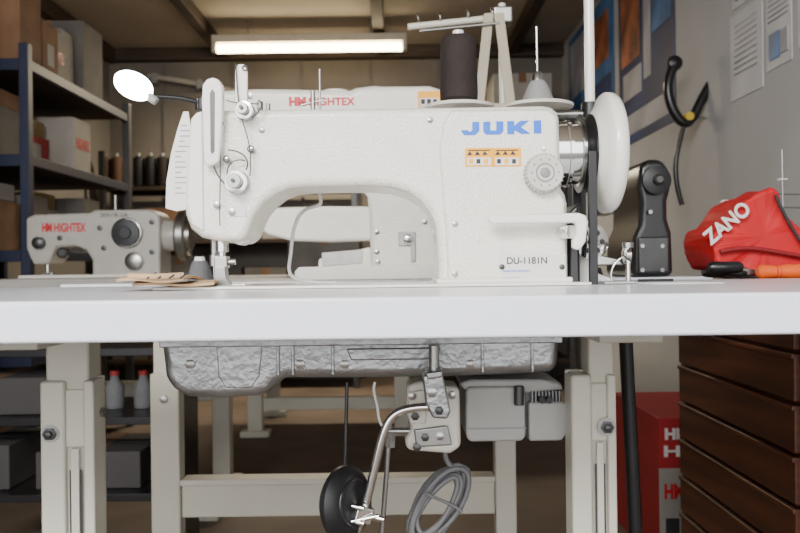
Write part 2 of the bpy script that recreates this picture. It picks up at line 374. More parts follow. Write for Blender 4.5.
# ---------------------------------------------------------------- leather piece on table
G('leather_swatches',(X(165,-.02),-.02,ZT))
def sheet(nm,poly,z,th,m,amp=.003):
    bm=bmesh.new(); n=14
    (a,b,c,d)=[Vector(p) for p in poly]
    top=[];bot=[]
    for i in range(n+1):
        for j in range(n+1):
            s,t=i/n,j/n
            p=(a*(1-s)+b*s)*(1-t)+(d*(1-s)+c*s)*t
            h=amp*(.5+.5*math.sin(7*s+3*t))*(1-abs(2*t-1)*.4)
            top.append(bm.verts.new((p.x,p.y,z+th+h))); bot.append(bm.verts.new((p.x,p.y,z+max(0,h*.95))))
    I=lambda i,j:i*(n+1)+j
    for i in range(n):
        for j in range(n):
            bm.faces.new((top[I(i,j)],top[I(i+1,j)],top[I(i+1,j+1)],top[I(i,j+1)])); bm.faces.new((bot[I(i,j)],bot[I(i,j+1)],bot[I(i+1,j+1)],bot[I(i+1,j)]))
    for i in range(n):
        for (p,q) in ((I(i,0),I(i+1,0)),(I(i+1,n),I(i,n)),(I(0,i+1),I(0,i)),(I(n,i),I(n,i+1))):
            bm.faces.new((top[p],bot[p],bot[q],top[q]))
    bmesh.ops.recalc_face_normals(bm,faces=bm.faces)
    me=bpy.data.meshes.new(nm); bm.to_mesh(me); bm.free(); return finish(me,nm,m)
sheet('leather_1',[(X(132,-.05),-.05),(X(212,-.05),-.04),(X(215,.05),.07),(X(140,.05),.05)],ZT+.0045,.003,M_leather,.004)
sheet('leather_2',[(X(128,-.03),-.07),(X(190,-.03),-.06),(X(205,.05),.04),(X(136,.05),.03)],ZT+.010,.003,M_leather,.005)
tube('leather_fold',[(X(130,-.06),-.065,ZT+.018),(X(155,-.06),-.07,ZT+.016),(X(186,-.05),-.06,ZT+.018)],.0035,M_leather)
for i in range(4): cyl('stitch_%d'%i,(X(150+i*11,-.06),-.072,ZT+.015),(X(156+i*11,-.06),-.06,ZT+.0215),.0009,M_ink)

x=W(200,275,.2).x; H=29*1.2/F
G('thread_cone',(x,.2,ZT))
lathe('thread_winding',[(.017,.006),(.019,.012),(.012,H-.010),(.010,H-.006)],(x,.2,ZT+.0005),(0,0,1),M_threadg,36)
lathe('cone_core',[(.015,0),(.007,H)],(x,.2,ZT+.0005),(0,0,1),M_paper,24)

# ---------------------------------------------------------------- under table : oil pan
G('oil_pan',(0,.0,.72))
y=-.03
pan=[(162,300),(560,300),(559,345),(557,374),(520,376),(450,378),(350,378),(285,377),(276,380),(268,391),(255,395),(215,397),(185,395),(170,388),(163,374),(160,345)]
pan=[(u,v if v>310 else 266.5+(CAMZ-(TB-.0045))*F/(y+1)) for u,v in pan]
prism('pan_body',pan,y,.14,M_alu,.012,5)
prism('pan_rim',[(158,338),(562,338),(562,345),(158,345)],y-.006,.146,M_alu,.0015,2)
prism('pan_boss',[(215,341),(262,341),(258,374),(250,386),(224,386),(217,374)],y-.0015,.0,M_alu,.0015,3)
prism('pan_boss_2',[(345,348),(440,348),(436,360),(350,360)],y-.003,.0,M_alu,.002,3)
for i,u in enumerate((190,300,345,470)):
    p=W(u,364,y); lathe('pan_screw_%d'%i,[(.006,-.002),(.006,.003),(.003,.004)],(p.x,y,p.z),(0,-1,0),M_steel,6)
for i,u in enumerate((275,290,330,480,530)):
    prism('pan_rib_%d'%i,[(u,344),(u+3,344),(u+3,374),(u,374)],y-.004,y+.002,M_alu,.001,2)

# ---------------------------------------------------------------- knee lifter
G('knee_lifter',W(420,400,-.08))
yk=-.10
prism('bracket',[(421,376),(441,371),(449,412),(446,420),(431,419),(424,404)],yk,yk+.03,M_alu,.003,3)
prism('bracket_hook',[(424,373),(442,371),(441,378),(426,380)],yk-.004,yk+.034,M_steel,.002,2)
lathe('bracket_bolt',[(.006,0),(.006,.004),(.003,.005)],tuple(W(432,392,yk)),(0,-1,0),M_steel,6)
lathe('bracket_bolt2',[(.005,0),(.005,.004),(.003,.005)],tuple(W(439,410,yk)),(0,-1,0),M_dsteel,6)
cyl('pivot_shaft',tuple(W(434,378,yk+.02)),tuple(W(434,345,yk+.02)),.006,M_steel)
yr=-.085
tube('knee_rod',[tuple(W(u,v,yr)) for u,v in ((430,407),(418,407),(404,409),(392,415),(385,428),(380,445),(373,475),(366,505),(357,532),(352,548))],.0048,M_chrome)
p=W(346,503,yr); ax=Vector((.82,-.57,.10)).normalized()
lathe('knee_pad',[(.02,-.012),(.034,-.010),(.041,-.003),(.041,.003),(.034,.010),(.024,.013),(.014,.010),(.004,.012)],p,ax,M_black,48)
torus('pad_ring',tuple(p+ax*.012),.025,.0022,M_blackp,tuple(ax))
p2=W(362,512,yr)
box('pad_clamp',(p2.x-.010,p2.y-.012,p2.z-.010),(p2.x+.010,p2.y+.012,p2.z+.008),M_chrome,.002,rot=(0,.3,.3))
for i,(u,v) in enumerate(((352,506),(352,521),(372,517))):
    p=W(u,v,yr-.01); cyl('clamp_screw_%d'%i,tuple(p),tuple(p+Vector((.014,-.004,-.002))),.0032,M_chrome)
cyl('clamp_bar',tuple(W(350,522,yr-.012)),tuple(W(379,516,yr-.012)),.0025,M_chrome)
yk=-.03
G('lift_linkage',W(430,415,yk))
prism('casting',[(405,386),(420,381),(430,386),(458,388),(459,448),(448,455),(405,451),(402,440),(410,430),(404,412)],yk,yk+.06,M_cream,.006,3)
prism('casting_face',[(412,430),(446,426),(450,446),(414,448)],yk-.006,yk,M_steel,.002,2)
prism('casting_web',[(406,392),(424,390),(424,424),(408,424)],yk-.004,yk,M_cream,.002,2)
for i,(u,v) in enumerate(((412,396),(425,437),(440,436),(417,447),(452,395),(415,416))):
    p=W(u,v,yk-.006 if 1<=i<=3 else yk-.003); lathe('bolt_%d'%i,[(.005,-.003),(.005,.004),(.002,.005)],tuple(p),(0,-1,0),M_dsteel if i%2 else M_steel,6)
cyl('pull_rod',tuple(W(390,424,yk+.01)),tuple(W(380,560,yk+.01)),.003,M_steel)
cyl('pull_nut',tuple(W(391,432,yk+.01)),tuple(W(390,447,yk+.01)),.0065,M_steel,seg=6)
cyl('pull_pin',tuple(W(388,431,yk+.01)),tuple(W(410,431,yk+.01)),.004,M_steel)
cyl('lift_rod',tuple(W(347,382,yk+.04)),tuple(W(345,468,yk+.04)),.0022,M_dsteel)
tube('lift_hook',[tuple(W(345,466,yk+.04)),tuple(W(345,478,yk+.04)),tuple(W(351,480,yk+.04)),tuple(W(352,470,yk+.04))],.0022,M_steel)
tube('drip_hose',[tuple(W(u,v,yk+.02)) for u,v in ((375,382),(372,392),(380,404),(377,420),(384,428))],.0016,M_wcable)

# ---------------------------------------------------------------- motor
ym=-.02
G('servo_motor',W(512,408,ym))
M_motor=mat('motor_grey_paint',(.34,.34,.32),.45,0,.05)
prism('housing',[(466,388),(522,388),(524,392),(524,438),(520,443),(468,443),(464,438),(464,392)],ym,ym+.11,M_motor,.006,4)
prism('end_cover',[(527,404),(562,404),(566,408),(566,434),(560,443),(527,443)],ym+.002,ym+.1,M_motor,.006,4)
prism('end_core',[(522,392),(560,392),(560,440),(522,440)],ym+.012,ym+.09,M_dsteel,.003,2)
prism('top_shroud',[(457,384),(470,380.5),(540,381),(560,385),(563,392),(524,395),(464,392)],ym+.006,ym+.10,M_motor,.004,3)
for i in range(9):
    prism('vent_%d'%i,[(530+i*3.4,393),(531.8+i*3.4,393),(531.8+i*3.4,406),(530+i*3.4,406)],ym+.004,ym+.095,M_grey,.0005,1)
prism('seam',[(464,429),(524,429),(524,430.5),(464,430.5)],ym-.0008,ym+.05,M_grey)
cyl('motor_shaft',tuple(W(519,386,ym-.005)),tuple(W(519,405,ym-.005)),.006,M_dsteel)
for i,u in enumerate((500,530)): cyl('motor_bolt_%d'%i,tuple(W(u,379.5,ym+.05)),tuple(W(u,386,ym+.05)),.009,M_dsteel)
for i,u in enumerate((541,548)): 
    p=W(u,399,ym+.003); cyl('knob_%d'%i,tuple(p+Vector((0,.01,0))),tuple(p+Vector((0,-.010,0))),.004,M_blackp)
G('power_cable_coil',W(435,500,.09))
yc=.08; pts=[]
n_l=8
for i in range(n_l*22):
    t=i/22*2*math.pi; L=i/22
    rx=16+4*math.sin(L*2.1); rz=38+7*math.sin(L*1.7+1); tilt=.55+.14*math.sin(L*2.9)
    ex=rx*math.cos(t); ez=rz*math.sin(t)
    du=ex*math.cos(tilt)+ez*math.sin(tilt); dz=-ex*math.sin(tilt)+ez*math.cos(tilt)
    pts.append(tuple(W(438+du+2*math.sin(L*3),504-dz,yc+.010*math.sin(L*2.3)+.006*math.sin(t))))
tube('coil',pts,.0034,M_cable,smooth=False)
tube('cable_tail',[tuple(W(u,v,yc)) for u,v in ((455,470),(446,462),(444,452),(450,440),(452,400),(452,384))],.0034,M_cable)
tube('cable_tie',[tuple(W(u,v,yc-.016)) for u,v in ((425,493),(438,500),(452,503),(462,512))],.0022,M_cable)

# ---------------------------------------------------------------- bobbin winder and accessories, right
yb=.03
G('bobbin_winder',(X(592,yb),yb,ZT))
p=W(591,242,yb)
lathe('winder_disc',[(.004,-.01),(.021,-.008),(.0225,-.003),(.0225,.003),(.016,.005),(.005,.006)],p,(.25,-1,0),M_chrome,40)
for i in range(6):
    a=i*math.pi/3; d=Vector((.25,-1,0)).normalized()
    q=Vector((.25,-1,0)).to_track_quat('Z','Y')@Vector((.0125*math.cos(a),.0125*math.sin(a),.0045)); cyl('hole_%d'%i,tuple(p+q),tuple(p+q+d*.0015),.0035,M_dsteel,seg=16)
lathe('winder_hub',[(.006,0),(.006,.012),(.003,.014)],tuple(p),(.25,-1,0),M_chrome)
prism('winder_bracket',[(583,222),(598,220),(602,250),(606,276),(622,282),(622,287),(582,287),(582,262)],yb+.012,yb+.03,M_white,.003,3,ry=yb-.03)
prism('winder_arm',[(594,256),(620,262),(624,268),(596,268)],yb+.0,yb+.012,M_steel,.002,2)
G('bobbin_tensioner',(X(624,yb),yb,ZT))
box('tension_base',(X(604,0),.0,ZT+.0005),(X(636,0),.045,ZT+.004),M_steel,.001)
cyl('tension_post',(X(628,.02),.02,ZT+.003),(X(628,.02),.02,ZT+.045),.003,M_chrome)
lathe('tension_discs',[(.004,0),(.011,.003),(.007,.006),(.011,.009),(.004,.012)],(X(627,.02)-.006,.02,ZT+.036),(1,0,0),M_chrome)
lathe('tension_cap',[(.007,0),(.007,.006),(.004,.008)],(X(628,.02),.02,ZT+.045),(0,0,1),M_steel)
tube('tension_wire',[(X(612,.02),.02,ZT+.003),(X(608,.02),.02,ZT+.02),(X(617,.02),.02,ZT+.03),(X(626,.02),.02,ZT+.036)],.0012,M_chrome)
G('instruction_card',(X(680,0),.0,ZT))
box('card',(X(648,-.02),-.02,ZT+.0003),(X(722,-.02),.06,ZT+.0012),M_paper,rot=(0,0,.12))
box('card_strip',(X(650,.03)-.005,.062,ZT+.0013),(X(682,.03),.068,ZT+.005),M_black,rot=(0,0,.05))

# ---------------------------------------------------------------- thread stand
ys=.19
G('thread_stand',(X(592,ys),ys,ZT))
xp=X(592,ys)
cyl('post',(xp,ys,ZT+.0005),(xp,ys,ZT+.62),.0072,M_white)
cyl('post_base',(xp,ys,ZT+.0003),(xp,ys,ZT+.02),.018,M_blackp,.013)
zp=Z(108,ys)
cyl('spool_bar',(X(455,ys),ys,zp-.012),(xp+.01,ys,zp-.012),.006,M_steel)
cyl('bar_clamp',(xp,ys,zp-.03),(xp,ys,zp+.004),.013,M_blackp)
for i,u in enumerate((461,540)):
    x=X(u,ys); lathe('spool_plate_%d'%i,[(.006,-.004),(.050,-.001),(.051,.003),(.048,.004),(.006,.002)],(x,ys,zp-.002),(0,0,1),M_cream,48)
    if i==1:
        lathe('spool_cushion',[(.026,.002),(.024,.006),(.014,.030),(.010,.036)],(x,ys,zp),(0,0,1),M_grey)
        lathe('spool_top',[(.010,0),(.008,.012),(.004,.016)],(x,ys,zp+.034),(0,0,1),M_steel)
    cyl('spool_pin_%d'%i,(x,ys,zp-.01),(x-.001,ys,zp+(.115 if i else .08)),.0016,M_chrome)
cyl('top_arm',(X(405,ys),ys,ZT+.60),(xp+.02,ys,ZT+.60),.005,M_steel)
G('thread_cone',(X(461,ys),ys,zp))
x=X(461,ys)
H=72*(ys+1)/F
lathe('thread_winding',[(.020,.006),(.027,.009),(.0275,.02),(.0255,H-.012),(.022,H-.005),(.014,H-.003)],(x,ys,zp+.002),(0,0,1),M_thread,40)
lathe('cone_core',[(.020,0),(.014,.008),(.008,H+.004),(.006,H+.004)],(x,ys,zp+.002),(0,0,1),M_white,24)

# second thread stand (behind), with beige guide straps
ys=.75
G('thread_stand',(X(503,ys),ys,ZT)); xp=X(505,ys)
cyl('post',(xp,ys,ZT+.0005),(xp,ys,Z(5,ys)),.008,M_cream)
cyl('post_base',(xp,ys,ZT+.0003),(xp,ys,ZT+.02),.022,M_blackp,.016)
M_strap=mat('beige_paint',(.42,.37,.28),.5)
cyl('guide_bar',tuple(W(408,27,ys)),tuple(W(512,16,ys)),.007,M_cream)
cyl('guide_bar2',tuple(W(420,31,ys-.02)),tuple(W(500,23,ys-.02)),.003,M_steel)
for i,(u,v) in enumerate(((418,24),(440,23),(468,20),(492,18))): torus('guide_eye_%d'%i,tuple(W(u,v-5,ys)),.009,.0022,M_steel,(1,0,.1))
for i,(ua,ub) in enumerate(((491,481),(501,513))):
    prism('strap_%d'%i,[(ua-4,14),(ua+6,14),(ub+5,108),(ub-5,108)],ys-.015-.006*i,ys-.011-.006*i,M_strap,.001,1)
box('strap_foot',(X(470,ys),ys-.03,Z(112,ys)),(X(522,ys),ys+.012,Z(107,ys)),M_strap,.002)
box('clamp',(xp-.02,ys-.02,Z(26,ys)),(xp+.02,ys+.02,Z(10,ys)),M_steel,.004)

# ---------------------------------------------------------------- second table + cylinder-bed machine
G('sewing_table',(-.1,.75,ZT))
tabletop('top',-.62,.57,.5,1.1)
y=.62
for nm,ua,ub in (('l',148,177),('r',493,514)):
    xa,xb=X(ua,y),X(ub,y)
    box('leg_%s_upper'%nm,(xa+.006,y+.004,.45),(xb-.006,y+.04,TB),M_leg,.004)
    box('leg_%s_lower'%nm,(xa,y,.06),(xb,y+.044,.60),M_leg,.004)
    box('leg_%s_foot'%nm,(xa,y-.2,.012),(xb,y+.3,.065),M_leg,.006)
    for kk,yy in enumerate((y-.15,y+.25)): cyl('foot_%s_%d'%(nm,kk),((xa+xb)/2,yy,0),((xa+xb)/2,yy,.02),.022,M_black)
    lathe('leg_%s_bolt'%nm,[(.008,0),(.008,.006),(.004,.007)],((xa+xb)/2,y,.55),(0,-1,0),M_steel,6)
xa,xb=X(177,y),X(493,y)
box('crossbar',(xa,y+.01,Z(517,y)),(xb,y+.05,Z(478,y)),M_leg,.004)
box('crossbar_lip',(xa,y+.002,Z(484,y)),(xb,y+.012,Z(478,y)),M_leg,.002)

y=.6
G('cylinder_bed_sewing_machine',(0,y,ZT))
zb=266.5+(CAMZ-ZT-.001)*F/(y+1)
up=[(200,92),(215,88),(258,86),(300,87),(352,89),(358,86),(370,85),(432,85),(440,88),(470,92),(482,104),(484,140),(482,230),(482,zb),(372,zb),(370,240),(370,215),(368,196),(355,180),(330,174),(262,174),(256,182),(254,205),(240,212),(212,212),(203,205),(200,150)]
prism('arm_body',up,y,y+.15,M_cast,.014,5)
prism('cylinder_bed',[(258,216),(262,210),(275,206),(330,205),(375,206),(380,212),(380,240),(330,241),(290,239),(268,233),(259,226)],y+.03,y+.11,M_cast,.02,5,ry=y+.03)
prism('base',[(300,266),(445,264),(447,zb-1),(447,zb+.1),(296,zb+.1),(296,270)],y-.02,y+.16,M_white,.006,3,ry=y)
prism('base_step',[(318,258),(372,246),(372,268),(318,268)],y+.03,y+.12,M_cast,.006,3,ry=y+.03)
prism('latch_plate',[(399,232),(416,232),(416,262),(411,262),(411,246),(399,246)],y-.004,y,M_steel,.0015,2)
lathe('latch_screw',[(.009,0),(.009,.008),(.005,.01)],tuple(W(408,239,y-.004)),(0,-1,0),M_chrome)
utext('maker_lettering','HIGHTEX',309,105.5,355,97.5,y-.001,M_red,bold=.03)
utext('maker_logo','HM',289,106,306,97,y-.001,M_red,bold=.06)
ubox('warning_sticker',418,91,441,107,y-.0015,y,M_orange); ubox('sticker_white',420,98,439,106,y-.002,y-.001,M_paper)
for j in range(3): ubox('pict_%d'%j,421+j*6,99,425+j*6,104,y-.0026,y-.0015,M_ink)
cyl('top_cap',(X(375,y),y+.07,Z(88,y)),(X(375,y),y+.07,Z(80,y)),.02,M_white)
cyl('top_cap2',(X(335,y),y+.07,Z(90,y)),(X(335,y),y+.07,Z(83,y)),.03,M_white)
for i,(u,v) in enumerate(((377,232),(377,252),(425,222),(378,262))):
    lathe('scr_%d'%i,[(.005,0),(.005,.002),(.002,.003)],tuple(W(u,v,y)),(0,-1,0),M_steel,16)
lathe('handwheel',[(.02,0),(.07,.006),(.08,.015),(.08,.03),(.07,.036),(.02,.04)],(X(484,y)+.01,y+.07,Z(150,y)),(1,0,0),M_white,48)
cyl('wheel_shaft',(X(480,y),y+.07,Z(150,y)),(X(484,y)+.02,y+.07,Z(150,y)),.03,M_chrome)
prism('label',[(322,252),(362,249),(362,262),(322,265)],y+.026,y+.031,M_steel,0)
cyl('needle_bar',(X(228,y+.07),y+.07,ZT+.10),(X(228,y+.07),y+.07,Z(205,y)),.006,M_chrome)
G('lamp_cable',W(300,240,.17))
tube('cable',[tuple(W(u,v,.17)) for u,v in ((316,180),(320,196),(324,206),(308,207),(297,216),(292,236),(291,255),(288,268),(291,278),(303,281))]+[(X(318,.17),.17,ZT+.003),(X(336,.17),.17,ZT+.003)],.0026,M_wcable)

# ---------------------------------------------------------------- zigzag machine and table at left
G('sewing_table',(-1.0,1.9,ZT))
tabletop('top',-1.33,-.35,1.55,2.05,mat('grey_laminate',(.40,.38,.35),.4))
for i,x in enumerate((-1.12,-.62)):
    box('leg_%d'%i,(x-.03,1.82,.05),(x+.03,1.88,TB),M_leg,.004); box('foot_%d'%i,(x-.032,1.62,.0),(x+.032,2.05,.05),M_leg,.006)
box('crossbar',(-1.09,1.83,.35),(-.65,1.87,.42),M_leg,.004)
y=1.75
G('zigzag_sewing_machine',(-.9,y,ZT))
zb=266.5+(CAMZ-ZT-.0005)*F/(y+1)
M_zz=mat('aged_grey_enamel',(.42,.40,.36),.35,0,.06,20,.2,300,coat=.3)
prism('arm_body',[(26,214),(34,210),(90,209),(95,206),(150,206),(158,210),(160,216),(160,zb),(92,zb),(92,256),(86,246),(76,242),(56,243),(50,256),(47,260),(33,260),(30,254),(26,244)],y,y+.14,M_zz,.01,4)
prism('bed',[(22,zb-3),(168,zb-3),(168,zb),(22,zb)],y-.03,y+.16,M_white,.002,2,ry=y)
lathe('zigzag_dial',[(.05,0),(.05,.01),(.044,.016),(.02,.017),(.018,.022)],tuple(W(127,233,y)),(0,-1,0),M_blackp,40)
torus('dial_rim',tuple(W(127,233,y-.012)),.046,.003,M_chrome)
lathe('stitch_dial',[(.03,0),(.03,.015),(.02,.02)],tuple(W(135,261,y)),(0,-1,0),M_steel,32)
lathe('tension_knob',[(.02,0),(.02,.02),(.012,.025)],tuple(W(40,243,y)),(0,-1,0),M_dsteel,32)
lathe('tension_knob2',[(.018,0),(.018,.02),(.012,.025)],tuple(W(65,253,y)),(0,-1,0),M_dsteel,32)
for i,(u,v) in enumerate(((100,228),(104,248),(152,222),(152,252),(60,238))): lathe('scr_%d'%i,[(.009,0),(.009,.004),(.004,.005)],tuple(W(u,v,y)),(0,-1,0),M_dsteel,16)
utext('maker_lettering','HIGHTEX',54,232,86,223,y-.001,M_red,bold=.03); utext('maker_logo','HM',42,232,52,223,y-.001,M_red,bold=.06)
utext('model_lettering','20518-2A',100,217,128,213,y-.001,M_ink)
lathe('hub',[(.05,0),(.055,.02),(.05,.05)],(X(158,y),y+.07,Z(232,y)),(1,0,0),M_zz,40)
lathe('handwheel',[(.03,0),(.075,.005),(.085,.015),(.085,.035),(.07,.04),(.055,.03),(.05,.05),(.02,.055)],(X(166,y)+.02,y+.07,Z(232,y)),(1,0,0),M_steel,48)
cyl('needle_bar',(X(40,y),y+.06,ZT+.01),(X(40,y),y+.06,Z(258,y)),.006,M_chrome)
box('presser_foot',(X(35,y),y+.045,ZT+.008),(X(46,y),y+.075,ZT+.02),M_chrome,.002)
cyl('top_pin',(X(110,y),y+.06,Z(208,y)),(X(110,y),y+.06,Z(190,y)),.005,M_steel)

# ---------------------------------------------------------------- rack on left wall
G('storage_rack',(-1.7,2.7,0))
rx0,rx1,ry0,ry1=-2.05,-1.40,2.1,3.25
for i,(x,yy) in enumerate(((rx0,ry0),(rx1,ry0),(rx0,ry1),(rx1,ry1))):
    box('upright_%d'%i,(x-.018,yy-.02,0),(x+.018,yy+.02,1.66),M_blues if i!=3 else M_dsteel,.003)
levels=(.12,.48,.88,1.24,1.60)
for i,z in enumerate(levels):
    box('shelf_%d'%i,(rx0,ry0,z-.02),(rx1,ry1,z),M_darkw,.002)
    box('beam_f%d'%i,(rx1-.012,ry0,z-.035),(rx1+.012,ry1,z+.004),M_blues,.002)
    box('beam_n%d'%i,(rx0,ry0-.012,z-.04),(rx1,ry0+.012,z+.004),M_blues,.002)
M_yel=mat('faded_yellow',(.30,.21,.09),.8); M_gbox=mat('dark_carton',(.05,.045,.045),.8); M_redc=mat('red_carton',(.35,.03,.03),.7)
def carton(x0,y0,z0,x1,y1,z1,m,tape=M_card,label=None):
    G('cardboard_box',((x0+x1)/2,(y0+y1)/2,z0))
    box('carton',(x0,y0,z0),(x1,y1,z1),m,.004)
    xm=(x0+x1)/2; box('tape',(xm-.025,y0-.001,z1-.06),(xm+.025,y1+.001,z1+.001),tape)
    box('flap_line',(x0+.002,(y0+y1)/2-.002,z1),(x1-.002,(y0+y1)/2+.002,z1+.0015),M_ink)
    if label=='x':
        text('print','HIGHTEX',(x1+.001,y0+.03,z0+(z1-z0)*.45),(y1-y0)*.75,(z1-z0)*.20,M_red,rot=(math.pi/2,0,math.pi/2),bold=.03)
    elif label=='y':
        text('print','HIGHTEX',(x0+.03,y0-.001,z0+(z1-z0)*.45),(x1-x0)*.8,(z1-z0)*.14,M_red,bold=.03)
    elif label=='p': box('label',(x1-.001,y0+.05,z0+.05),(x1+.001,y0+.05+(y1-y0)*.4,z0+.05+(z1-z0)*.4),M_boxw)
mats=[M_boxg,M_card,M_gbox,M_boxw,M_card,M_yel,M_boxg]
for li,z in enumerate(levels):
    yy=ry0+.03; i=0
    while yy<ry1-.14:
        w=random.uniform(.15,.30); h=random.uniform(.16,.29) if li<4 else random.uniform(.2,.40)
        w=min(w,ry1-.03-yy)
        lab={0:None,1:'p',2:'x' if li in(3,4) else None,3:'p'}[i%4]
        m=mats[(i*3+li*2)%7]
        if lab=='x': m=M_boxw
        if li==3 and i==1: m=M_redc; h=.14
        dpt=random.uniform(.03,.16)
        carton(rx1-dpt-random.uniform(.3,.4),yy,z+.001,rx1-dpt,yy+w-.02,z+h,m,label=lab)
        if h<.22 and li<4: carton(rx1-dpt-.28,yy+.01,z+h+.003,rx1-dpt-.01,yy+w-.04,z+h+.07,mats[(i+li+1)%7])
        yy+=w; i+=1
# rack near left
G('storage_rack',(-1.75,1.3,0))
ax0,ax1,ay0,ay1=-2.05,-1.5,.9,1.95
for i,(x,yy) in enumerate(((ax0,ay0),(ax1,ay0),(ax0,ay1),(ax1,ay1))): box('upright_%d'%i,(x-.02,yy-.02,0),(x+.02,yy+.02,1.72),M_blues,.003)
for i,z in enumerate((.12,.48,.88,1.24,1.62)): box('shelf_%d'%i,(ax0,ay0,z-.03),(ax1,ay1,z),M_blues,.002)
for z,h,m in ((1.62,.3,M_boxw),(1.24,.26,M_boxg),(.88,.3,M_gbox),(.48,.3,M_card)):
    carton(-2.0,1.4,z+.001,-1.53,1.9,z+h,m,label='p')

# rack along the back wall with boxes and cones
G('storage_rack',(-1.2,4.7,0))
bx0,bx1,by0,by1=-1.98,-.30,4.5,4.95
for i,(x,yy) in enumerate(((bx0,by0),(bx1,by0),(bx0,by1),(bx1,by1))): box('upright_%d'%i,(x-.02,yy-.02,0),(x+.02,yy+.02,1.6),M_dsteel,.003)
for i,z in enumerate((.2,.6,1.0,1.36)): box('shelf_%d'%i,(bx0,by0,z-.025),(bx1,by1,z),M_darkw,.002)
for z in (.2,.6,1.0):
    x=bx0+.04
    while x<bx1-.2:
        w=random.uniform(.2,.36); w=min(w,bx1-.03-x); m=mats[int(random.random()*7)]
        carton(x,by0+.03,z+.001,x+w-.02,by1-.05,z+random.uniform(.2,.32),m); x+=w
M_threadb=mat('brown_thread',(.10,.05,.03),.8)
for i,(u,m) in enumerate(((106,M_threadb),(118,M_threadb),(140,M_black),(152,M_black),(164,M_thread),(176,M_threadg))):
    x=X(u,4.6); G('thread_cone',(x,4.6,1.36)); lathe('thread_winding',[(.036,.008),(.042,.02),(.038,.20),(.018,.215)],(x,4.6,1.361),(0,0,1),m); lathe('cone_core',[(.03,0),(.012,.235)],(x,4.6,1.361),(0,0,1),M_grey)
G('storage_rack',(.6,4.3,0))
for i,(x,yy) in enumerate(((.1,4.3),(1.1,4.3),(.1,4.9),(1.1,4.9))): box('upright_%d'%i,(x-.02,yy-.02,0),(x+.02,yy+.02,1.8),M_dsteel,.003)
for i,z in enumerate((.2,.7,1.2,1.6)): box('shelf_%d'%i,(.1,4.3,z-.025),(1.1,4.9,z),M_darkw,.002)
carton(.62,4.35,1.601,1.0,4.8,2.05,M_boxw,label='y'); carton(.15,4.35,1.601,.5,4.8,1.9,M_boxg)
carton(.15,4.35,1.201,.5,4.8,1.5,M_card); carton(.55,4.35,1.201,1.0,4.8,1.52,M_gbox); carton(.2,4.35,.701,.8,4.8,1.05,M_boxg); carton(.2,4.35,.201,.9,4.8,.55,M_card)
G('wall_conduit',(-1.4,4.95,2.0))
tube('pipe',[tuple(W(u,v,4.93)) for u,v in ((148,76),(175,80),(205,84),(235,92))],.02,M_boxw)
for i,u in enumerate((155,200)): p=W(u,78+i*6,4.93); box('clip_%d'%i,(p.x-.02,4.9,p.z-.04),(p.x+.02,5.0,p.z+.03),M_grey,.003)
# ---------------------------------------------------------------- right side
G('chest_of_drawers',(.9,.65,0))
cx0,cx1,cy0,cy1,cz=.655,1.17,.33,.93,.775
box('carcass',(cx0,cy0,.05),(cx1,cy1,cz-.02),M_cabw,.003)
box('top',(cx0-.012,cy0-.012,cz-.02),(cx1+.005,cy1+.012,cz),M_cabw,.004)
box('plinth',(cx0+.02,cy0+.02,0),(cx1-.01,cy1-.02,.05),M_darkw)
for i in range(8):
    z0=.065+i*.085
    box('drawer_%d'%i,(cx0-.012,cy0+.02,z0),(cx0,cy1-.02,z0+.079),M_cabw,.003)
    box('drawer_lip_%d'%i,(cx0-.016,cy0+.02,z0+.070),(cx0-.010,cy1-.02,z0+.079),M_cabw,.002)
G('cardboard_box',(.8,1.35,0))
M_redb=mat('deep_red_carton',(.38,.015,.02),.7)
box('carton',(.67,1.15,.001),(.98,1.6,.40),M_redb,.003)
box('white_panel',(.669,1.148,.02),(.981,1.1495,.27),M_boxw); text('print','HIGHTEX',(.682,1.1475,.30),.28,.03,M_paper,bold=.03); text('print2','HM',(.685,1.1475,.345),.06,.03,M_paper,bold=.05)
text('print3','HM',(.682,1.147,.19),.05,.04,M_red,bold=.05); box('print_lines',(.685,1.147,.10),(.72,1.1485,.14),M_ink)
G('exhaust_hose',(X(630,.3),.3,0))
tube('hose',[(X(624,.3),.3,.744),(X(626,.3),.3,.6),(X(634,.3),.3,.4),(X(634,.3),.3,.15),(X(634,.3),.3,.004)],.011,M_black)
# black machine end-on
y=.52
G('black_sewing_machine',(X(655,y),y,ZT))
zb=266.5+(CAMZ-ZT-.0005)*F/(y+1)
prism('body',[(641,170),(648,162),(664,162),(671,172),(673,190),(669,204),(669,222),(673,236),(674,zb),(632,zb),(634,240),(640,228),(641,205),(639,190)],y,y+.2,M_blackp,.012,4)
prism('arm',[(641,172),(648,164),(664,164),(670,172),(670,205),(643,205)],y+.2,y+.45,M_blackp,.012,4,ry=y)
lathe('pulley',[(.018,0),(.026,.004),(.022,.009),(.026,.014),(.012,.018)],(X(656,y),y,Z(184,y)),(0,-1,0),M_black,40)
lathe('pulley_hub',[(.010,.016),(.010,.026),(.006,.03)],(X(656,y),y,Z(184,y)),(0,-1,0),M_dsteel,24)
box('end_plate',(X(637,y),y-.01,Z(276,y)),(X(668,y),y,Z(240,y)),M_dsteel,.004)
for i,(u,v) in enumerate(((642,246),(662,246),(642,270),(662,270),(650,212))): lathe('bolt_%d'%i,[(.004,0),(.004,.004)],tuple(W(u,v,y-.008)),(0,-1,0),M_steel,6)
